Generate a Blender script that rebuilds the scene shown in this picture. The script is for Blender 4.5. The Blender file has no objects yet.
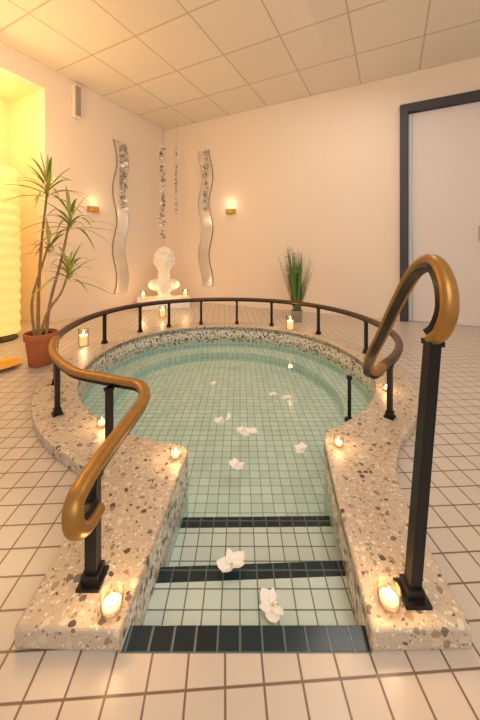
import bpy, bmesh, math, random
from mathutils import Vector, Matrix, Euler
from mathutils.geometry import tessellate_polygon
random.seed(7)
S = bpy.context.scene
S.view_settings.view_transform = 'Standard'
pi = math.pi

def lin(c):
    c /= 255.0
    return c/12.92 if c <= 0.04045 else ((c+0.055)/1.055)**2.4
def rgb(r, g, b): return (lin(r), lin(g), lin(b), 1)

# ---------------------------------------------------------------- materials
class NT:
    def __init__(s, name):
        s.m = bpy.data.materials.new(name); s.m.use_nodes = True
        s.t = s.m.node_tree; s.n = s.t.nodes; s.l = s.t.links
        s.b = s.n['Principled BSDF']; s.out = s.n['Material Output']
    def new(s, k, **kw):
        n = s.n.new(k)
        for a, v in kw.items(): setattr(n, a, v)
        return n
    def math(s, op, a, b=None, c=None):
        n = s.n.new('ShaderNodeMath'); n.operation = op
        for i, v in enumerate((a, b, c)):
            if v is None: continue
            if isinstance(v, (int, float)): n.inputs[i].default_value = v
            else: s.l.new(v, n.inputs[i])
        return n.outputs[0]
    def mix(s, f, a, b, blend='MIX'):
        n = s.n.new('ShaderNodeMix'); n.data_type = 'RGBA'; n.blend_type = blend
        for i, v in ((0, f), (6, a), (7, b)):
            if isinstance(v, (int, float, tuple)): n.inputs[i].default_value = v
            else: s.l.new(v, n.inputs[i])
        return n.outputs[2]
    def coord(s, which='Object', scale=1.0, rotz=0):
        tc = s.n.new('ShaderNodeTexCoord'); mp = s.n.new('ShaderNodeMapping')
        mp.inputs['Scale'].default_value = (scale,)*3
        mp.inputs['Rotation'].default_value = (0, 0, rotz)
        s.l.new(tc.outputs[which], mp.inputs['Vector'])
        return mp.outputs[0]
    def bump(s, h, strength=.3, dist=.002):
        n = s.n.new('ShaderNodeBump'); n.inputs['Strength'].default_value = strength
        n.inputs['Distance'].default_value = dist
        s.l.new(h, n.inputs['Height']); s.l.new(n.outputs[0], s.b.inputs['Normal'])

def plain(name, col, rough=.5, metal=0, noise=0.06, nscale=8, emis=None, estr=0, bump=0):
    t = NT(name)
    t.b.inputs['Roughness'].default_value = rough
    t.b.inputs['Metallic'].default_value = metal
    v = t.coord()
    nz = t.new('ShaderNodeTexNoise'); nz.inputs['Scale'].default_value = nscale
    nz.inputs['Detail'].default_value = 4
    t.l.new(v, nz.inputs['Vector'])
    d = tuple(max(0, c*(1-noise*2)) for c in col[:3])+(1,)
    l = tuple(min(1, c*(1+noise*2)) for c in col[:3])+(1,)
    t.l.new(t.mix(nz.outputs[0], d, l), t.b.inputs['Base Color'])
    if bump: t.bump(nz.outputs[0], bump)
    if emis:
        t.b.inputs['Emission Color'].default_value = emis
        t.b.inputs['Emission Strength'].default_value = estr
    return t.m

def tile_mat(name, size, g, col, grout, var=.06, which='Object', rough=.25, ornament=None, bump=.4, speck=0, rotz=0):
    t = NT(name)
    v = t.coord(which, 1.0/size, rotz)
    sp = t.new('ShaderNodeSeparateXYZ'); t.l.new(v, sp.inputs[0])
    px = t.math('PINGPONG', sp.outputs[0], .5); py = t.math('PINGPONG', sp.outputs[1], .5)
    mn = t.math('MINIMUM', px, py)
    mr = t.new('ShaderNodeMapRange'); t.l.new(mn, mr.inputs[0])
    mr.inputs[1].default_value = g*.7; mr.inputs[2].default_value = g*1.3
    face = mr.outputs[0]
    fl = t.new('ShaderNodeVectorMath', operation='FLOOR'); t.l.new(v, fl.inputs[0])
    cb = t.new('ShaderNodeCombineXYZ'); s2 = t.new('ShaderNodeSeparateXYZ')
    t.l.new(fl.outputs[0], s2.inputs[0]); t.l.new(s2.outputs[0], cb.inputs[0]); t.l.new(s2.outputs[1], cb.inputs[1])
    wn = t.new('ShaderNodeTexWhiteNoise'); t.l.new(cb.outputs[0], wn.inputs[0])
    a = tuple(c*(1-var) for c in col[:3])+(1,); b = tuple(min(1, c*(1+var)) for c in col[:3])+(1,)
    c = t.mix(wn.outputs[0], a, b)
    if speck:
        nz = t.new('ShaderNodeTexNoise'); nz.inputs['Scale'].default_value = speck
        nz.inputs['Detail'].default_value = 3
        t.l.new(t.coord(which), nz.inputs['Vector'])
        c = t.mix(t.math('MULTIPLY', nz.outputs[0], .25), c, tuple(x*.78 for x in col[:3])+(1,))
    t.l.new(t.mix(face, grout, c), t.b.inputs['Base Color'])
    t.b.inputs['Roughness'].default_value = rough
    t.bump(face, bump, .0015)
    return t.m

def terrazzo():
    t = NT('terrazzo_stone')
    v = t.coord()
    nz = t.new('ShaderNodeTexNoise'); nz.inputs['Scale'].default_value = 45; nz.inputs['Detail'].default_value = 2
    t.l.new(v, nz.inputs['Vector'])
    vm = t.new('ShaderNodeVectorMath', operation='MULTIPLY_ADD')
    t.l.new(nz.outputs[1], vm.inputs[0]); vm.inputs[1].default_value = (.02,)*3; t.l.new(v, vm.inputs[2])
    n2 = t.new('ShaderNodeTexNoise'); n2.inputs['Scale'].default_value = 160
    t.l.new(v, n2.inputs['Vector'])
    c = t.mix(n2.outputs[0], rgb(184, 164, 140), rgb(216, 200, 178))
    for sc, th, cols in ((120, .48, [(0, rgb(136, 114, 94)), (.22, rgb(232, 224, 208)), (.5, rgb(174, 150, 124)), (.75, rgb(232, 224, 208))]),
                         (52, .54, [(0, rgb(88, 74, 66)), (.13, rgb(224, 210, 188)), (.40, rgb(156, 132, 112)), (.54, rgb(120, 106, 96)), (.61, rgb(212, 196, 174)), (.88, rgb(168, 142, 118))])):
        vo = t.new('ShaderNodeTexVoronoi'); vo.inputs['Scale'].default_value = sc
        t.l.new(vm.outputs[0], vo.inputs['Vector'])
        s = t.new('ShaderNodeSeparateColor'); t.l.new(vo.outputs['Color'], s.inputs[0])
        m = t.math('LESS_THAN', vo.outputs['Distance'], t.math('MULTIPLY', s.outputs[0], th))
        r = t.new('ShaderNodeValToRGB'); r.color_ramp.interpolation = 'CONSTANT'
        e = r.color_ramp.elements
        while len(e) > 1: e.remove(e[-1])
        e[0].position = 0; e[0].color = cols[0][1]
        for p, cc in cols[1:]:
            x = e.new(p); x.color = cc
        t.l.new(s.outputs[1], r.inputs[0])
        c = t.mix(m, c, r.outputs[0])
    t.l.new(c, t.b.inputs['Base Color'])
    t.b.inputs['Roughness'].default_value = .33
    return t.m

def pebble():
    t = NT('pebble_mosaic')
    v = t.coord()
    vo = t.new('ShaderNodeTexVoronoi'); vo.inputs['Scale'].default_value = 70; t.l.new(v, vo.inputs['Vector'])
    ve = t.new('ShaderNodeTexVoronoi', feature='DISTANCE_TO_EDGE'); ve.inputs['Scale'].default_value = 70; t.l.new(v, ve.inputs['Vector'])
    s = t.new('ShaderNodeSeparateColor'); t.l.new(vo.outputs['Color'], s.inputs[0])
    r = t.new('ShaderNodeValToRGB'); r.color_ramp.interpolation = 'CONSTANT'
    e = r.color_ramp.elements
    e[0].position = 0; e[0].color = rgb(48, 44, 44); e[1].position = .16; e[1].color = rgb(242, 236, 222)
    for p, c in ((.5, rgb(218, 206, 184)), (.62, rgb(248, 244, 234)), (.82, rgb(140, 128, 116)), (.88, rgb(232, 222, 202))):
        x = e.new(p); x.color = c
    t.l.new(s.outputs[0], r.inputs[0])
    m = t.math('GREATER_THAN', ve.outputs[0], .07)
    t.l.new(t.mix(m, rgb(184, 174, 158), r.outputs[0]), t.b.inputs['Base Color'])
    t.b.inputs['Roughness'].default_value = .3
    t.bump(m, .4)
    return t.m

def glassy(name, tint, refl=1.0, rough=.0, bump=False):
    t = NT(name)
    tr = t.new('ShaderNodeBsdfTransparent'); tr.inputs[0].default_value = tint
    gl = t.new('ShaderNodeBsdfGlossy'); gl.inputs['Roughness'].default_value = rough
    fr = t.new('ShaderNodeFresnel'); fr.inputs[0].default_value = 1.33
    mx = t.new('ShaderNodeMixShader')
    t.l.new(t.math('MULTIPLY', fr.outputs[0], refl), mx.inputs[0])
    t.l.new(tr.outputs[0], mx.inputs[1]); t.l.new(gl.outputs[0], mx.inputs[2])
    t.l.new(mx.outputs[0], t.out.inputs[0])
    if bump:
        nz = t.new('ShaderNodeTexNoise'); nz.inputs['Scale'].default_value = 5
        t.l.new(t.coord(), nz.inputs['Vector'])
        b = t.new('ShaderNodeBump'); b.inputs['Strength'].default_value = .12; b.inputs['Distance'].default_value = .02
        t.l.new(nz.outputs[0], b.inputs['Height']); t.l.new(b.outputs[0], gl.inputs['Normal']); t.l.new(b.outputs[0], fr.inputs['Normal'])
    return t.m

CX, CY = -1.275, 5.10
TX = Vector((.893, -.4495)).normalized(); UX = Vector((TX.y, -TX.x))
ROT = math.atan2(TX.y, TX.x)

M = {}
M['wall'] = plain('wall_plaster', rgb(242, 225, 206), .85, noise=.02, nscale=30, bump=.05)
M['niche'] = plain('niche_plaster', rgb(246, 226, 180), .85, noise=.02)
M['ceil'] = tile_mat('ceiling_panels', .62, .012, rgb(242, 233, 220), rgb(204, 190, 172), .025, rough=.9, bump=.4, speck=60)
M['floor'] = tile_mat('floor_tiles', .072, .030, rgb(208, 196, 182), rgb(122, 98, 80), .035, rough=.3, rotz=ROT-math.radians(3))
M['pool'] = tile_mat('pool_tiles', .046, .030, rgb(218, 240, 232), rgb(124, 148, 140), .07, rough=.2)
M['poolw'] = tile_mat('pool_wall_tiles', .046, .030, rgb(200, 232, 226), rgb(124, 148, 140), .07, which='UV', rough=.2)
M['stair'] = tile_mat('stair_tiles', .046, .036, rgb(226, 234, 228), rgb(112, 122, 114), .06, rough=.2)
M['dark'] = tile_mat('dark_nosing_tiles', .046, .045, rgb(20, 42, 52), rgb(90, 108, 110), .25, rough=.18)
M['terr'] = terrazzo()
M['peb'] = pebble()
M['water'] = glassy('pool_water', (.955, .992, .988, 1), .6, 0, True)
M['glass'] = glassy('candle_glass', (.98, .96, .93, 1), .7, .08)
M['gold'] = plain('brass_handrail', rgb(166, 122, 60), .38, .5, noise=.12, nscale=25)
M['bronze'] = plain('bronze_handrail', rgb(92, 66, 48), .38, .4, noise=.12, nscale=25)
M['black'] = plain('black_steel_and_gap_shade', rgb(26, 24, 26), .38, .3, noise=.1)  # also colours the strip that imitates shade beside the door leaf
M['frame'] = plain('door_frame_paint', rgb(58, 56, 62), .5)
M['door'] = plain('door_leaf_paint', rgb(230, 218, 212), .6, noise=.015)
M['plaster'] = plain('white_plaster', rgb(248, 242, 232), .7, noise=.03)
M['terra'] = plain('terracotta', rgb(186, 104, 62), .75, noise=.1, nscale=20)
M['soil'] = plain('potting_soil', rgb(60, 42, 30), .95, noise=.3, nscale=60)
M['bark'] = plain('cane_bark', rgb(170, 134, 90), .85, noise=.2, nscale=50)
M['leaf'] = plain('dracaena_leaf', rgb(132, 154, 58), .45, noise=.25, nscale=14)
M['leafy'] = plain('dracaena_leaf_edge', rgb(200, 192, 98), .45, noise=.2, nscale=14)
M['grass'] = plain('grass_blade', rgb(92, 126, 56), .55, noise=.3, nscale=14)
M['silver'] = plain('silver_metal', rgb(170, 166, 160), .35, .5, noise=.06)
M['mframe'] = plain('mirror_edge', rgb(150, 140, 128), .4, .4, noise=.04)
M['mirror'] = plain('mirror_glass', rgb(232, 230, 226), .16, .7, noise=.0)
M['brass'] = plain('polished_brass', rgb(206, 160, 76), .3, .6, noise=.06)
M['wax'] = plain('candle_wax', rgb(250, 232, 196), .5, noise=.02, emis=(1, .55, .2, 1), estr=.8)  # emission puts the flame's amber glow into the wax
M['flame'] = plain('candle_flame', rgb(255, 220, 150), .5, noise=0, emis=(1, .62, .22, 1), estr=14)
M['petal'] = plain('orchid_petal', rgb(252, 250, 247), .5, noise=.02)
M['pcore'] = plain('orchid_centre', rgb(226, 200, 120), .5)
M['paper'] = plain('lamp_paper', rgb(250, 214, 134), .8, noise=.03, emis=(1, .54, .16, 1), estr=.7)
M['bulb'] = plain('sconce_bulb', rgb(255, 230, 180), .5, noise=0, emis=(1, .75, .42, 1), estr=4)
M['box'] = plain('white_plastic', rgb(235, 228, 215), .5, noise=.01)

# ---------------------------------------------------------------- builder
class B:
    def __init__(s, mats):
        s.v = []; s.f = []; s.m = []; s.mats = mats; s.uv = {}
    def add(s, vs, fs, mat, uvs=None):
        o = len(s.v); s.v += [Vector(p) for p in vs]
        mi = s.mats.index(mat)
        for k, f in enumerate(fs):
            s.f.append([i+o for i in f]); s.m.append(mi)
            if uvs: s.uv[len(s.f)-1] = uvs[k]
    def box(s, c, d, mat, rot=None):
        R = rot if rot else Matrix.Identity(3)
        vs = [Vector(c)+R @ Vector((x*d[0]/2, y*d[1]/2, z*d[2]/2)) for x in (-1, 1) for y in (-1, 1) for z in (-1, 1)]
        s.add(vs, [(0, 1, 3, 2), (4, 6, 7, 5), (0, 4, 5, 1), (2, 3, 7, 6), (0, 2, 6, 4), (1, 5, 7, 3)], mat)
    def lathe(s, prof, c, mat, n=24, M3=None, a0=0):
        R = M3 if M3 else Matrix.Identity(3); c = Vector(c); vs = []; fs = []
        for r, z in prof:
            for i in range(n):
                a = 2*pi*i/n+a0
                vs.append(c+R @ Vector((r*math.cos(a), r*math.sin(a), z)))
        for j in range(len(prof)-1):
            for i in range(n):
                k = (i+1) % n
                fs.append((j*n+i, j*n+k, (j+1)*n+k, (j+1)*n+i))
        if prof[0][0] > 1e-6: fs.append(tuple(range(n))[::-1])
        if prof[-1][0] > 1e-6: fs.append(tuple((len(prof)-1)*n+i for i in range(n)))
        s.add(vs, fs, mat)
    def ell(s, c, r, mat, n=14, R=None):
        prof = [(math.sin(pi*i/n), -math.cos(pi*i/n)) for i in range(n+1)]
        prof[0] = (1e-4, -1); prof[-1] = (1e-4, 1)
        D = Matrix.Diagonal(Vector(r)); s.lathe(prof, c, mat, n*2 if n < 12 else 24, (R @ D) if R else D)
    def rod(s, p0, p1, r0, r1, mat, n=12):
        p0 = Vector(p0); p1 = Vector(p1); d = p1-p0; L = d.length
        q = d.to_track_quat('Z', 'Y').to_matrix()
        s.lathe([(r0, 0), (r1, L)], p0, mat, n, q)
    def sweep(s, pts, prof, mats, cap=True, mid=None):
        pts = [Vector(p) for p in pts]; n = len(pts)
        T = [(pts[min(i+1, n-1)]-pts[max(i-1, 0)]).normalized() for i in range(n)]
        mid = n//2 if mid is None else mid
        U = [None]*n; z = Vector((0, 0, 1))
        if abs(T[mid].z) > .95: z = Vector((1, 0, 0))
        U[mid] = (z-T[mid]*z.dot(T[mid])).normalized()
        for i in range(mid+1, n): U[i] = (U[i-1]-T[i]*U[i-1].dot(T[i])).normalized()
        for i in range(mid-1, -1, -1): U[i] = (U[i+1]-T[i]*U[i+1].dot(T[i])).normalized()
        k = len(prof); vs = []
        for i in range(n):
            sd = T[i].cross(U[i])
            for a, b in prof: vs.append(pts[i]+sd*a+U[i]*b)
        mm = mats if callable(mats) else (lambda i: mats)
        for i in range(n-1):
            s.add(vs[i*k:(i+2)*k], [(j, (j+1) % k, k+(j+1) % k, k+j) for j in range(k)], mm(i))
        if cap:
            s.add(vs[:k], [tuple(range(k))[::-1]], mm(0)); s.add(vs[-k:], [tuple(range(k))], mm(n-2))
    def tube(s, pts, radii, mat, n=10):
        pts = [Vector(p) for p in pts]; N = len(pts)
        vs = []; U = None
        for i in range(N):
            T = (pts[min(i+1, N-1)]-pts[max(i-1, 0)]).normalized()
            if U is None:
                U = Vector((1, 0, 0)) if abs(T.x) < .8 else Vector((0, 0, 1))
            U = (U-T*U.dot(T)).normalized(); W = T.cross(U)
            for j in range(n):
                a = 2*pi*j/n; vs.append(pts[i]+(U*math.cos(a)+W*math.sin(a))*radii[i])
        fs = [(i*n+j, i*n+(j+1) % n, (i+1)*n+(j+1) % n, (i+1)*n+j) for i in range(N-1) for j in range(n)]
        fs += [tuple(range(n))[::-1], tuple((N-1)*n+j for j in range(n))]
        s.add(vs, fs, mat)
    def leaf(s, base, d, L, droop, w, mat, n=8, fold=.25):
        base = Vector(base); d = Vector(d).normalized(); side = d.cross(Vector((0, 0, 1)))
        if side.length < .05: side = Vector((1, 0, 0))
        side.normalize(); vs = []
        for i in range(n+1):
            t = i/n
            p = base+d*L*t+Vector((0, 0, -droop*t*t))
            ww = w*(min(1, .45+t*2.2) if t < .5 else 1)*(1-t**2.2)+.0006
            vs += [p-side*ww+Vector((0, 0, ww*fold)), p, p+side*ww+Vector((0, 0, ww*fold))]
        fs = []
        for i in range(n):
            a = i*3; fs += [(a, a+1, a+4, a+3), (a+1, a+2, a+5, a+4)]
        s.add(vs, fs, mat)
    def done(s, name, smooth=True, loc=(0, 0, 0), rotz=0, merge=True, bevel=0, sharp=40, parent=None):
        me = bpy.data.meshes.new(name)
        me.from_pydata([tuple(p) for p in s.v], [], s.f)
        for m in s.mats: me.materials.append(M[m])
        me.polygons.foreach_set('material_index', s.m)
        if s.uv:
            ul = me.uv_layers.new(name='UVMap')
            for fi, uvs in s.uv.items():
                for li, u in zip(me.polygons[fi].loop_indices, uvs): ul.data[li].uv = u
        bm = bmesh.new(); bm.from_mesh(me)
        if merge: bmesh.ops.remove_doubles(bm, verts=bm.verts, dist=1e-5)
        bmesh.ops.recalc_face_normals(bm, faces=bm.faces)
        bm.to_mesh(me); bm.free()
        if smooth:
            me.polygons.foreach_set('use_smooth', [True]*len(me.polygons))
            try: me.set_sharp_from_angle(angle=math.radians(sharp))
            except Exception: pass
        ob = bpy.data.objects.new(name, me); S.collection.objects.link(ob)
        ob.location = loc; ob.rotation_euler = (0, 0, rotz)
        if parent: ob.parent = parent
        if bevel:
            b = ob.modifiers.new('bevel', 'BEVEL'); b.width = bevel; b.segments = 3; b.limit_method = 'ANGLE'; b.angle_limit = math.radians(50)
        return ob

def catmull(P, n=8):
    P = [Vector(p) for p in P]; out = []
    for i in range(len(P)-1):
        a = P[max(i-1, 0)]; b = P[i]; c = P[i+1]; d = P[min(i+2, len(P)-1)]
        for j in range(n):
            t = j/n
            out.append(.5*((2*b)+(c-a)*t+(2*a-5*b+4*c-d)*t*t+(3*b-a-3*c+d)*t**3))
    out.append(P[-1]); return out

# ---------------------------------------------------------------- room shell
CEIL = 2.874
# room-local coordinates: x along right wall, -y into the room (along left wall)
def RW(t, u, z=0):
    p = Vector((CX, CY))+TX*t+UX*u
    return Vector((p.x, p.y, z))
def room(name, boxes, mat='wall'):
    b = B([mat])
    for (t0, t1, u0, u1, z0, z1) in boxes:
        b.box(((t0+t1)/2, -(u0+u1)/2, (z0+z1)/2), (t1-t0, u1-u0, z1-z0), mat)
    return b.done(name, smooth=False, loc=(CX, CY, 0), rotz=ROT, merge=False)

D0, D1, DZ = 3.52, 5.05, 2.50
room('wall_right', [(-.15, D0, -.15, 0, 0, CEIL)])
room('wall_door_header', [(D0, D1, -.15, 0, DZ, CEIL)])
room('wall_right_end', [(D1, 7.5, -.15, 0, 0, CEIL)])
N0, N1, NZ = 1.98, 3.3, 2.62
room('wall_left', [(-.15, 0, 0, N0, 0, CEIL)])
room('wall_left_header', [(-.15, 0, N0, N1, NZ, CEIL)])
room('wall_left_end', [(-.15, 0, N1, 6.6, 0, CEIL)])
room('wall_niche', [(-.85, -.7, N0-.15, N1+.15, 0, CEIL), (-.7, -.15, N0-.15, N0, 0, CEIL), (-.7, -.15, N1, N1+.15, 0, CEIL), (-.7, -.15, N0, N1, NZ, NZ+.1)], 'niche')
room('ceiling', [(-.15, 7.5, -.15, 6.6, CEIL, CEIL+.1)], 'ceil')

b = B(['frame', 'door', 'silver', 'black'])
d0, d1, dz = D0+.004, D1-.004, DZ-.004
b.box(((d0+.04), .0, dz/2), (.08, .12, dz), 'frame')
b.box(((d1-.04), .0, dz/2), (.08, .12, dz), 'frame')
b.box(((d0+d1)/2, .0, dz-.045), (d1-d0-.16, .12, .09), 'frame')
b.box(((D0+D1)/2, .03, (DZ-.1)/2+.004), (D1-D0-.18, .04, DZ-.11), 'door')
b.box((D0+.088, .008, (DZ-.1)/2), (.012, .02, DZ-.11), 'black')  # dark strip standing in for the shadow line between frame and leaf
b.box((D0+.135, .008, (DZ-.1)/2), (.006, .008, DZ-.14), 'silver')
b.box((4.28, .005, 1.0), (.035, .02, .16), 'silver')
b.rod((4.28, .0, 1.03), (4.28, -.05, 1.03), .009, .009, 'silver')
b.rod((4.28, -.05, 1.03), (4.42, -.05, 1.03), .009, .009, 'silver')
b.done('door_1', smooth=False, loc=(CX, CY, 0), rotz=ROT, merge=False)

# ---------------------------------------------------------------- pool geometry
POOL = bpy.data.objects.new('swimming_pool', None); S.collection.objects.link(POOL)
C = Vector((-.07, 2.10)); RI, RO, RR = .934, 1.14, 1.05
RIMZ, WATER, PF = .045, -.062, -.24
# the basin is not a true circle: the far left lobe bulges outwards
def bulge(a):
    d = ((a-140+180) % 360)-180
    e = ((a-15+180) % 360)-180
    return .09*math.exp(-(d/38.0)**2)-.03*math.exp(-(e/30.0)**2)
def pol(r, a):
    r = r+bulge(a); a = math.radians(a)
    return Vector((C.x+r*math.cos(a), C.y+r*math.sin(a)))
def arc(r, a0, a1, n):
    return [pol(r, a0+(a1-a0)*i/n) for i in range(n+1)]
ari = math.degrees(math.atan2(-.839, .41)); ali = math.degrees(math.atan2(-.9256, -.125))+360
inner = [Vector((.262, .598)), Vector((.30, .93)), Vector((.336, 1.20))]+arc(RI, ari+1.5, ali-1.5, 90)+[Vector((-.197, 1.14)), Vector((-.215, .90)), Vector((-.238, .598))]
aro = math.degrees(math.atan2(-.876, .73)); alo = math.degrees(math.atan2(-.987, -.57))+360
outer = [Vector(p) for p in ((.468, .602), (.482, .75), (.497, .88), (.527, 1.0), (.58, 1.11), (.66, 1.224))]+arc(RO, aro+3, alo-3, 96)+[Vector(p) for p in ((-.64, 1.113), (-.56, 1.06), (-.505, .99), (-.475, .88), (-.46, .75), (-.455, .602))]

loop = outer+inner[::-1]
b = B(['terr'])
V3 = [Vector((p.x, p.y, 0)) for p in loop]
tris = tessellate_polygon([V3]); n = len(loop)
b.v = [Vector((p.x, p.y, RIMZ)) for p in loop]+[Vector((p.x, p.y, 0)) for p in loop]
b.f = [list(t) for t in tris]+[[i+n for i in t][::-1] for t in tris]+[[i, (i+1) % n, (i+1) % n+n, i+n] for i in range(n)]
b.m = [0]*len(b.f)
rim = b.done('terrazzo_rim', smooth=False, merge=False, parent=POOL)
bm = bmesh.new(); bm.from_mesh(rim.data)
bmesh.ops.dissolve_limit(bm, angle_limit=.01, verts=bm.verts, edges=bm.edges)
bm.to_mesh(rim.data); bm.free()
bv = rim.modifiers.new('bevel', 'BEVEL'); bv.width = .007; bv.segments = 3; bv.limit_method = 'ANGLE'; bv.angle_limit = math.radians(50)

def toL(p):
    d = Vector((p.x-CX, p.y-CY)); return Vector((d.dot(TX), -d.dot(UX), 0))
hole = [toL(p) for p in inner]
outerf = [Vector((-.85, .15, 0)), Vector((-.85, -6.6, 0)), Vector((7.5, -6.6, 0)), Vector((7.5, .15, 0))]
tris = tessellate_polygon([outerf, hole])
b = B(['floor']); b.v = outerf+hole; b.f = [list(t) for t in tris]; b.m = [0]*len(tris)
fo = b.done('floor', smooth=False, loc=(CX, CY, 0), rotz=ROT, merge=False)
for p in fo.data.polygons:
    if p.normal.z < 0: p.flip()

b = B(['pool', 'poolw', 'peb'])
L = 0; P = inner+[inner[0]]
for i in range(len(P)-1):
    a, c = P[i], P[i+1]; d = (c-a).length
    for z0, z1, m in ((RIMZ-.01, -.115, 'peb'), (-.115, PF, 'poolw')):
        b.add([(a.x, a.y, z0), (c.x, c.y, z0), (c.x, c.y, z1), (a.x, a.y, z1)] if not (i == len(P)-2) else
              [(a.x, a.y, min(z0, -.001)), (c.x, c.y, min(z0, -.001)), (c.x, c.y, z1), (a.x, a.y, z1)],
              [(0, 1, 2, 3)], m, [[(L, z0), (L+d, z0), (L+d, z1), (L, z1)]])
    L += d
fl = [Vector((p.x, p.y, PF)) for p in inner]; b.add(fl, [list(t) for t in tessellate_polygon([fl])], 'pool')
A = [-48+i*(228+48+0)/80 for i in range(81)]
zb = -.165; rb = .76
for i in range(80):
    a0, a1 = A[i], A[i+1]
    q = lambda r, a, z: (pol(r, a).x, pol(r, a).y, z)
    b.add([q(RI, a0, zb), q(RI, a1, zb), q(rb, a1, zb), q(rb, a0, zb)], [(0, 1, 2, 3)], 'pool')
    u0, u1 = math.radians(a0)*rb, math.radians(a1)*rb
    b.add([q(rb, a0, zb), q(rb, a1, zb), q(rb, a1, PF), q(rb, a0, PF)], [(0, 1, 2, 3)], 'poolw', [[(u0, 0), (u1, 0), (u1, .075), (u0, .075)]])
b.done('basin', smooth=False, merge=False, parent=POOL)

b = B(['stair', 'dark'])
xl = lambda y: -.240+(y-.596)*.0744
xr = lambda y: .264+(y-.6)*.121
prof = [(.598, .642, .001, 'dark', 0, 0), (.642, .795, -.078, 'stair', 0, .018), (.795, .836, -.078, 'dark', .018, .018), (.836, 1.030, -.148, 'stair', .018, .006), (1.030, 1.072, -.148, 'dark', .006, .006)]
for y0, y1, z, m, k0, k1 in prof:
    q = [(xl(y0), y0), (xr(y0), y0+k0), (xr(y1), y1+k1), (xl(y1), y1)]
    b.add([(x, y, z) for x, y in q]+[(x, y, PF) for x, y in q],
          [(0, 1, 2, 3), (3, 2, 6, 7), (0, 4, 5, 1), (1, 5, 6, 2), (0, 3, 7, 4)], m)
b.done('stairs', smooth=False, merge=False, parent=POOL)

b = B(['water'])
wl = [Vector((p.x, max(p.y, .643), WATER)) for p in inner]
b.add(wl, [list(t) for t in tessellate_polygon([wl])], 'water')
w = b.done('water', smooth=False, merge=False, parent=POOL)
for p in w.data.polygons:
    if p.normal.z < 0: p.flip()

# ---------------------------------------------------------------- handrail
hz = .302
Lp = [(-.318, .665, .232), (-.320, .615, .236), (-.326, .590, .264), (-.333, .607, .296), (-.335, .67, hz), (-.333, .78, hz), (-.325, .92, hz), (-.328, 1.03, hz), (-.375, 1.12, hz), (-.46, 1.155, hz)]
ring = [(p.x, p.y, hz) for p in arc(RR, 236, -48, 40)]
Rp = [(.555, 1.235, .303), (.512, 1.20, .33), (.495, 1.13, .41), (.497, 1.05, .51), (.485, .92, .65), (.467, .80, .747), (.450, .70, .777), (.437, .640, .741), (.428, .617, .684), (.424, .632, .635), (.424, .66, .612)]
path = catmull(Lp+ring+Rp, 6)
nl = (len(Lp)+5)*6; nr = (len(Lp)+len(ring)-1)*6
gp = []
for i in range(16):
    a = 2*pi*i/16; x = .0195*math.cos(a); y = .0135*math.sin(a)
    gp.append((x, y+.004 if y > 0 else y*.8))
b = B(['gold', 'bronze', 'black'])
mid = len(path)//2
b.sweep(path, gp, lambda i: 'gold' if (i < nl or i > nr) else 'bronze', mid=mid)
b.sweep(path, [(-.011, -.008), (.011, -.008), (.011, -.021), (-.011, -.021)], 'black', mid=mid)
def post(x, y, zt, w=.026, foot=.05, tx=None, ty=None, ang=0):
    tx = x if tx is None else tx; ty = y if ty is None else ty
    R = Matrix.Rotation(ang, 3, 'Z')
    pr = [(w/2*sx, w/2*sy) for sx, sy in ((-1, -1), (1, -1), (1, 1), (-1, 1))]
    vs = [Vector((x, y, RIMZ))+R @ Vector((a, c, 0)) for a, c in pr]+[Vector((tx, ty, zt))+R @ Vector((a, c, 0)) for a, c in pr]
    b.add(vs, [(0, 1, 2, 3), (4, 5, 6, 7), (0, 1, 5, 4), (1, 2, 6, 5), (2, 3, 7, 6), (3, 0, 4, 7)], 'black')
    b.box((x, y, RIMZ+.004), (foot, foot, .008), 'black', R)
    b.box((x, y, RIMZ+.018), (w*1.45, w*1.45, .02), 'black', R)
    b.box((tx, ty, zt-.006), (w*1.3, w*1.3, .012), 'black', R)
for a in (201, 222, 246, 160, 140, 125, 108, 88, 68, 40, 8, -44):
    p = pol(RR, a); post(p.x, p.y, .286, ang=math.radians(a), w=.021, foot=.042)
post(-.338, .69, .288, w=.026, foot=.052)
post(.378, .66, .607, w=.025, foot=.056, tx=.424, ty=.66)
b.done('pool_handrail', smooth=True, sharp=35)

b = B(['black'])
b.rod((.545, 1.495, -.04), (.545, 1.495, .17), .009, .009, 'black')
b.lathe([(.02, 0), (.024, .004), (.024, .014), (.012, .02)], (.545, 1.495, -.045), 'black')
b.lathe([(.011, 0), (.014, .006), (.014, .014), (.007, .02)], (.545, 1.495, .165), 'black')
b.rod((.545, 1.495, -.03), (.64, 1.44, -.03), .008, .008, 'black')
b.done('valve', parent=POOL)

# ---------------------------------------------------------------- candles
def plight(name, loc, e, col=(1, .6, .28), r=.02):
    l = bpy.data.lights.new(name, 'POINT'); l.energy = e; l.color = col; l.shadow_soft_size = r
    o = bpy.data.objects.new(name, l); S.collection.objects.link(o); o.location = loc
    return o
def flame(b, c, s=1):
    b.lathe([(.0005, 0), (.0035*s, .004*s), (.004*s, .008*s), (.0022*s, .015*s), (.0003, .022*s)], c, 'flame', 10)
def tealight(x, y, z=RIMZ, s=1.0):
    b = B(['glass', 'wax', 'flame', 'silver', 'black'])
    R = .024*s; H = .036*s
    b.lathe([(.0005, .001), (R*.8, .001), (R*.9, .004*s), (R, H), (R*.93, H), (R*.82, .006*s), (.0005, .005*s)], (0, 0, 0), 'glass', 28)
    b.lathe([(R*.78, .0065*s), (R*.78, .016*s), (R*.74, .016*s), (R*.74, .0145*s), (.0005, .014*s)], (0, 0, 0), 'wax', 24)
    b.rod((0, 0, .0145*s), (0, 0, .020*s), .0007, .0007, 'black', 6)
    flame(b, (0, 0, .018*s), s)
    o = b.done('tealight_candle', loc=(x, y, z))
    l = plight('flame_glow', (0, 0, .045*s), .5*s*s); l.parent = o
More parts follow.
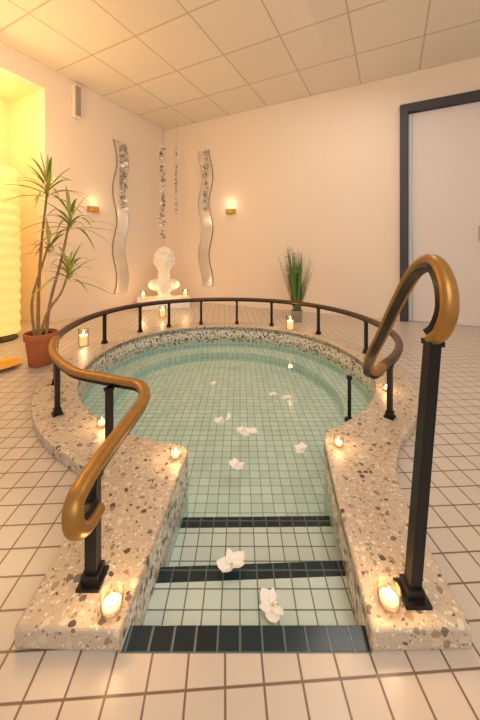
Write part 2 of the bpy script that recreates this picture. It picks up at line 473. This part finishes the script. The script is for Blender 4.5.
for x, y, s in ((-.27, .632, 1), (.319, .642, 1), (-.237, 1.105, .9), (-.60, 1.305, .9), (.385, 1.17, .8), (.80, 1.64, .8)):
    tealight(x, y, s=s)
def pillar(x, y, z, r, h, e=.8):
    b = B(['glass', 'wax', 'flame', 'black'])
    b.lathe([(.001, .001), (r, .001), (r*1.04, h*1.1), (r*.98, h*1.1), (r*.94, .006), (.001, .005)], (0, 0, 0), 'glass', 28)
    b.lathe([(r*.88, .007), (r*.9, h*.7), (r*.7, h*.72), (.001, h*.68)], (0, 0, 0), 'wax', 24)
    b.rod((0, 0, h*.68), (0, 0, h*.76), .001, .001, 'black', 6)
    flame(b, (0, 0, h*.74), 1.7)
    o = b.done('pillar_candle', loc=(x, y, z))
    l = plight('flame_glow', (0, 0, h*1.2), e); l.parent = o
pillar(.49, 2.93, RIMZ, .040, .12, 1.1)
pillar(-1.335, 2.56, 0, .040, .13, 1.1)

# ---------------------------------------------------------------- orchids
def orchid(x, y, s, rot, z=WATER+.002):
    b = B(['petal', 'pcore'])
    for k, (a, l, w) in enumerate(((90, 1, .36), (210, .95, .34), (330, .95, .34), (20, 1.1, .58), (160, 1.1, .58))):
        a = math.radians(a); d = Vector((math.cos(a), math.sin(a), 0)); sd = Vector((-d.y, d.x, 0)); n = 7; vs = []
        for i in range(n+1):
            t = i/n; ww = w*math.sin(pi*min(1, .08+t*.9))**.7*s
            for e in (-1, -.5, 0, .5, 1):
                vs.append(d*s*l*t+sd*ww*e*.9+Vector((0, 0, s*(.30*t*t+.14*e*e*(1-t)+.05*math.sin(5*t+k+3*e)+.03))))
        b.add(vs, [(i*5+j, i*5+j+1, i*5+j+6, i*5+j+5) for i in range(n) for j in range(4)], 'petal')
    b.ell((0, -.08*s, .16*s), (.10*s, .14*s, .10*s), 'pcore', 8)
    b.leaf((0, -.1*s, .12*s), (0, -1, .5), .4*s, .05*s, .12*s, 'petal')
    o = b.done('orchid_blossom', loc=(x, y, z), rotz=rot)
    o.rotation_euler = (random.uniform(-.1, .1), random.uniform(-.1, .1), rot)
for x, y, s, r in ((-.022, .822, .038, .3), (.0775, .727, .034, 1.9), (.047, 1.417, .038, .5), (.01, 1.44, .028, 2), (-.012, 1.21, .032, 2.5), (.269, 1.302, .034, 1), (-.10, 1.518, .034, 2), (.275, 1.757, .03, .4), (.20, 1.80, .03, .9), (-.17, 1.95, .026, 1.2)):
    orchid(x, y, s, r)

# ---------------------------------------------------------------- dracaena
b = B(['terra', 'soil', 'bark', 'leaf', 'leafy'])
b.lathe([(.068, 0), (.074, .004), (.094, .175), (.094, .18), (.104, .182), (.107, .225), (.103, .23), (.096, .23), (.094, .205), (.001, .205)], (0, 0, 0), 'terra', 36)
b.lathe([(.001, .206), (.094, .206)], (0, 0, 0), 'soil', 24)
def cane(pts, r0, r1, n, Lr, seed, wid=.0125):
    random.seed(seed)
    P = catmull(pts, 8); N = len(P)
    b.tube(P, [(r0+(r1-r0)*i/(N-1))*(1+.09*math.sin(i*2.1)) for i in range(N)], 'bark', 10)
    top = P[-1]
    for i in range(n):
        t = i/n; a = i*2.4+random.uniform(-.3, .3)
        el = math.radians(82-80*t+random.uniform(-12, 12))
        d = Vector((math.cos(a)*math.cos(el), math.sin(a)*math.cos(el), math.sin(el)))
        l = Lr*random.uniform(.7, 1.15)
        b.leaf(top+Vector((0, 0, -.09*t)), d, l, l*random.uniform(.25, .8), wid, 'leafy' if i % 2 == 0 else 'leaf', 10)
cane([(-.02, 0, .2), (-.03, .02, .5), (-.01, .02, .85), (.03, .03, 1.28)], .012, .007, 26, .36, 1)
cane([(.03, .01, .2), (.05, .03, .45), (.13, .03, .75), (.19, .03, 1.04)], .012, .007, 26, .38, 2)
cane([(.01, -.03, .2), (.07, -.03, .38), (.16, -.02, .52), (.20, 0, .68)], .011, .006, 22, .34, 3)
cane([(-.03, -.02, .2), (-.05, -.02, .45), (.02, -.02, .70), (.07, -.02, .86)], .010, .006, 14, .26, 5)
b.done('potted_dracaena', loc=(-1.42, 2.14, 0), merge=False, sharp=60)

# ---------------------------------------------------------------- grass plant
b = B(['silver', 'grass', 'petal', 'soil'])
b.lathe([(.05, 0), (.055, .003), (.068, .13), (.062, .13), (.06, .11), (.001, .11)], (0, 0, 0), 'silver', 28)
b.lathe([(.001, .112), (.061, .112)], (0, 0, 0), 'soil', 20)
random.seed(4)
for i in range(120):
    a = random.uniform(0, 2*pi); r = random.uniform(0, .04); el = math.radians(random.uniform(70, 89))
    d = Vector((math.cos(a)*math.cos(el), math.sin(a)*math.cos(el), math.sin(el)))
    l = random.uniform(.50, .78)
    b.leaf((r*math.cos(a), r*math.sin(a), .11), d, l, l*.05, .0065, 'grass', 7)
for i in range(16):
    x = -.08+random.uniform(-.05, .07); y = random.uniform(-.05, .04); z = random.uniform(.55, .86)
    b.tube([(0, 0, .11), (x*.5, y*.5, z*.55), (x, y, z)], [.002]*3, 'grass', 6)
    for k in range(5):
        b.leaf((x, y, z-.02), (math.cos(k*1.26), math.sin(k*1.26), .8), .055, .01, .018, 'petal', 5)
b.done('potted_grass', loc=(.655, 3.46, 0), merge=False, sharp=60)

# ---------------------------------------------------------------- wavy mirrors
def wavy_mirror(name, z0, z1, w, amp, waves, wall, pos, ph=0):
    b = B(['mframe', 'mirror'])
    n = 60; V = []
    for i in range(n+1):
        t = i/n; V.append((amp*math.sin(waves*2*pi*t+ph), z0+(z1-z0)*t))
    vs = []; N = n+1
    for y, ins in ((0, 0), (-.016, 0), (-.016, .008)):
        for c, z in V:
            vs += [(c-w/2+ins, y, z), (c+w/2-ins, y, z)]
    f = []
    for i in range(n):
        a = 2*i; o = 2*N
        f += [(a, a+1, a+3, a+2)]
        f += [(a, a+2, a+2+o, a+o), (a+1, a+3, a+3+o, a+1+o)]
        f += [(a+o, a+2+o, a+2+2*o, a+2*o), (a+1+o, a+3+o, a+3+2*o, a+1+2*o)]
    f += [(0, 1, 1+2*N, 2*N), (2*n, 2*n+1, 2*n+1+2*N, 2*n+2*N)]
    b.add(vs, f, 'mframe')
    b.add([v for v in vs[4*N:]], [(2*i, 2*i+1, 2*i+3, 2*i+2) for i in range(n)], 'mirror')
    if wall == 'right': p = RW(pos, .003); r = ROT
    else: p = RW(.003, pos); r = ROT+pi/2
    return b.done(name, smooth=False, loc=p, rotz=r, merge=False)
wavy_mirror('wavy_wall_mirror', .22, 2.36, .21, .036, 2.6, 'left', .945, 0)
wavy_mirror('wavy_wall_mirror', .27, 2.40, .20, .036, 2.6, 'right', .828, 1)

def garland(x, y, ztop, z0, z1, wid, n, seed, sz=.032):
    random.seed(seed); b = B(['silver', 'petal'])
    b.rod((0, 0, z0), (0, 0, ztop), .0015, .0015, 'silver', 6)
    for i in range(n):
        z = z0+(z1-z0)*i/(n-1); a = random.uniform(0, 2*pi); r = wid*random.uniform(.2, 1)
        R = Euler((random.uniform(-.9, .9), random.uniform(-.9, .9), a)).to_matrix()
        m = 'silver' if random.random() < .75 else 'petal'
        s = random.uniform(.5, 1)*sz
        c = Vector((r*math.cos(a), r*math.sin(a)*.5, z))
        b.lathe([(.001, 0), (s*.6, .003), (s, .009), (s*.97, .011), (s*.55, .006), (.001, .003)], c, m, 10, R)
        b.rod((0, 0, z+.01), c, .001, .001, 'silver', 5)
    b.done('hanging_silver_garland', loc=(x, y, 0), merge=False)
garland(-1.19, 4.60, CEIL-.002, 1.02, 2.40, .04, 70, 1, .038)
p = RW(.055, .92); garland(p.x, p.y, 2.36, 1.40, 2.30, .04, 48, 2, .034)
q = RW(.84, .05); garland(q.x, q.y, 2.38, 1.45, 2.36, .03, 36, 6, .026)
p = RW(.40, .20); garland(p.x, p.y, CEIL-.002, 1.40, 2.45, .014, 34, 3, .024)  # slim strand added in place of the corner garland's shadow

# ---------------------------------------------------------------- sconces
def sconce(pos, wall, z, e):
    b = B(['brass', 'bulb'])
    n = 20; vs = []; R = .078
    for zz, rr in ((-.032, R*.9), (.032, R)):
        for i in range(n+1):
            a = pi*i/n; vs.append((rr*math.cos(a), -rr*math.sin(a)*.85, zz))
    f = [(i, i+1, i+n+2, i+n+1) for i in range(n)]+[tuple(range(n+1))]
    b.add(vs, f, 'brass')
    b.box((0, -.006, 0), (.17, .012, .07), 'brass')
    b.ell((0, -.035, .020), (.045, .02, .010), 'bulb', 8)
    if wall == 'right': p = RW(pos, .002, z); r = ROT
    else: p = RW(.002, pos, z); r = ROT+pi/2
    o = b.done('wall_sconce', loc=p, rotz=r, merge=False)
    l = plight('sconce_glow', (0, -.10, .10), e, (1, .72, .40), .04); l.parent = o
sconce(1.276, 'right', 1.41, .8); sconce(1.38, 'left', 1.35, .5)

b = B(['box', 'silver'])
b.box((0, -.03, 0), (.09, .06, .40), 'box'); b.box((0, -.061, 0), (.07, .004, .36), 'silver')
b.done('wall_loudspeaker', smooth=False, loc=RW(.002, 1.627, 2.62), rotz=ROT+pi/2, merge=False, bevel=.004)

# ---------------------------------------------------------------- plinth + bust
ang = math.atan2(-.95, .31)+pi/2
b = B(['plaster'])
b.box((0, 0, .055), (.70, .34, .11), 'plaster'); b.box((0, 0, .125), (.74, .38, .03), 'plaster')
PB = Vector((-1.10, 4.35, 0))
b.done('low_plinth', smooth=False, loc=PB, rotz=ang, merge=False, bevel=.006)
b = B(['plaster'])
b.lathe([(.10, 0), (.105, .02), (.078, .04), (.072, .06), (.09, .08), (.05, .10)], (0, 0, 0), 'plaster', 24)
b.ell((0, .01, .17), (.185, .105, .10), 'plaster')
b.ell((-.125, .01, .18), (.085, .082, .075), 'plaster'); b.ell((.125, .01, .18), (.085, .082, .075), 'plaster')
b.ell((0, -.03, .17), (.13, .10, .09), 'plaster')
b.rod((0, .015, .22), (0, .0, .40), .088, .074, 'plaster', 20)
HS = 1.36; H0 = Vector((0, .0, .50))
def he(c, r, n=10):
    c = Vector(c); b.ell(H0+(c-Vector((0, 0, .53)))*HS, tuple(x*HS for x in r), 'plaster', n)
he((0, .0, .53), (.086, .106, .122), 16)
he((0, -.04, .475), (.060, .063, .063), 12)
he((0, -.085, .435), (.027, .021, .021))
he((0, -.108, .515), (.013, .025, .034)); he((0, -.122, .50), (.016, .015, .012))
for sx in (-1, 1):
    he((sx*.034, -.090, .556), (.031, .019, .010))
    he((sx*.034, -.086, .536), (.016, .013, .009))
    he((sx*.088, .005, .52), (.013, .021, .033))
    he((sx*.05, -.062, .50), (.025, .029, .029))
he((0, -.100, .468), (.025, .012, .006)); he((0, -.098, .456), (.022, .013, .007))
random.seed(11)
for i in range(150):
    a = random.uniform(0, 2*pi); e = random.uniform(-.35, 1.5)
    d = Vector((math.cos(a)*math.cos(e), math.sin(a)*math.cos(e), math.sin(e)))
    if d.y < -.35 and d.z < .62: continue
    he((d.x*.092, d.y*.112+.008, .54+d.z*.122), (random.uniform(.016, .025),)*3, 6)
bu = b.done('classical_bust', loc=PB+Vector((.0, 0, .141)), rotz=ang, merge=False)
rm = bu.modifiers.new('remesh', 'REMESH'); rm.mode = 'VOXEL'; rm.voxel_size = .007; rm.use_smooth_shade = True
sm = bu.modifiers.new('smooth', 'SMOOTH'); sm.iterations = 2; sm.factor = .5
bu.scale = (1.06, 1.06, 1.04)
Rz = Matrix.Rotation(ang, 3, 'Z')
for dx in (-.29, .29):
    q = PB+Rz @ Vector((dx, -.10, .141)); pillar(q.x, q.y, q.z, .036, .11, 1.6)
pillar(-.96, 3.72, 0, .040, .12, .8)

b = B(['brass'])
b.lathe([(.07, .002), (.09, .004), (.125, .026), (.13, .028), (.122, .024), (.085, .008), (.001, .007)], (0, 0, 0), 'brass', 36)
b.done('brass_dish', loc=(-1.66, 2.06, 0))

b = B(['paper', 'black'])
pr = []
Ha, Hb = .06, 1.56; n = 60
for i in range(n+1):
    t = i/n; pr.append((.165+.006*math.sin(t*pi*30), Ha+(Hb-Ha)*t))
b.lathe(pr, (0, 0, 0), 'paper', 32)
b.lathe([(.15, 0), (.15, .012), (.02, .018), (.02, .06)], (0, 0, 0), 'black', 28)
b.done('paper_floor_lamp', loc=(-2.21, 2.74, 0), merge=False)

# ---------------------------------------------------------------- lights
def area(name, loc, target, size, e, col):
    l = bpy.data.lights.new(name, 'AREA'); l.shape = 'DISK'; l.size = size; l.energy = e; l.color = col
    o = bpy.data.objects.new(name, l); S.collection.objects.link(o); o.location = loc
    o.rotation_euler = (Vector(target)-Vector(loc)).to_track_quat('-Z', 'Y').to_euler()
plight('lamp_glow', (-1.9, 2.45, 1.9), 28, (1, .60, .24), .2)
q = RW(-.35, 2.6, 2.2); plight('niche_lamp_glow', q, 12, (1, .68, .30), .12)
area('room_fill', (.5, -.9, 2.1), (0, 2.8, .8), 1.6, 32, (1, .91, .82))  # added fill from behind the camera, no fixture there
area('room_fill_back', (.9, 2.4, 2.80), (.4, 2.7, .0), 1.2, 17, (1, .91, .82))  # added overhead fill for the pool, not a ceiling lamp

w = bpy.data.worlds.new('World'); S.world = w; w.use_nodes = True
w.node_tree.nodes['Background'].inputs[0].default_value = (1, .89, .80, 1)
w.node_tree.nodes['Background'].inputs[1].default_value = .60

cam = bpy.data.cameras.new('camera'); cam.sensor_fit = 'HORIZONTAL'; cam.sensor_width = 36; cam.lens = 22.5
cam.shift_y = -.225; cam.clip_start = .02
co = bpy.data.objects.new('camera', cam); S.collection.objects.link(co)
co.location = (0, 0, .8); co.rotation_euler = (pi/2, 0, 0); S.camera = co
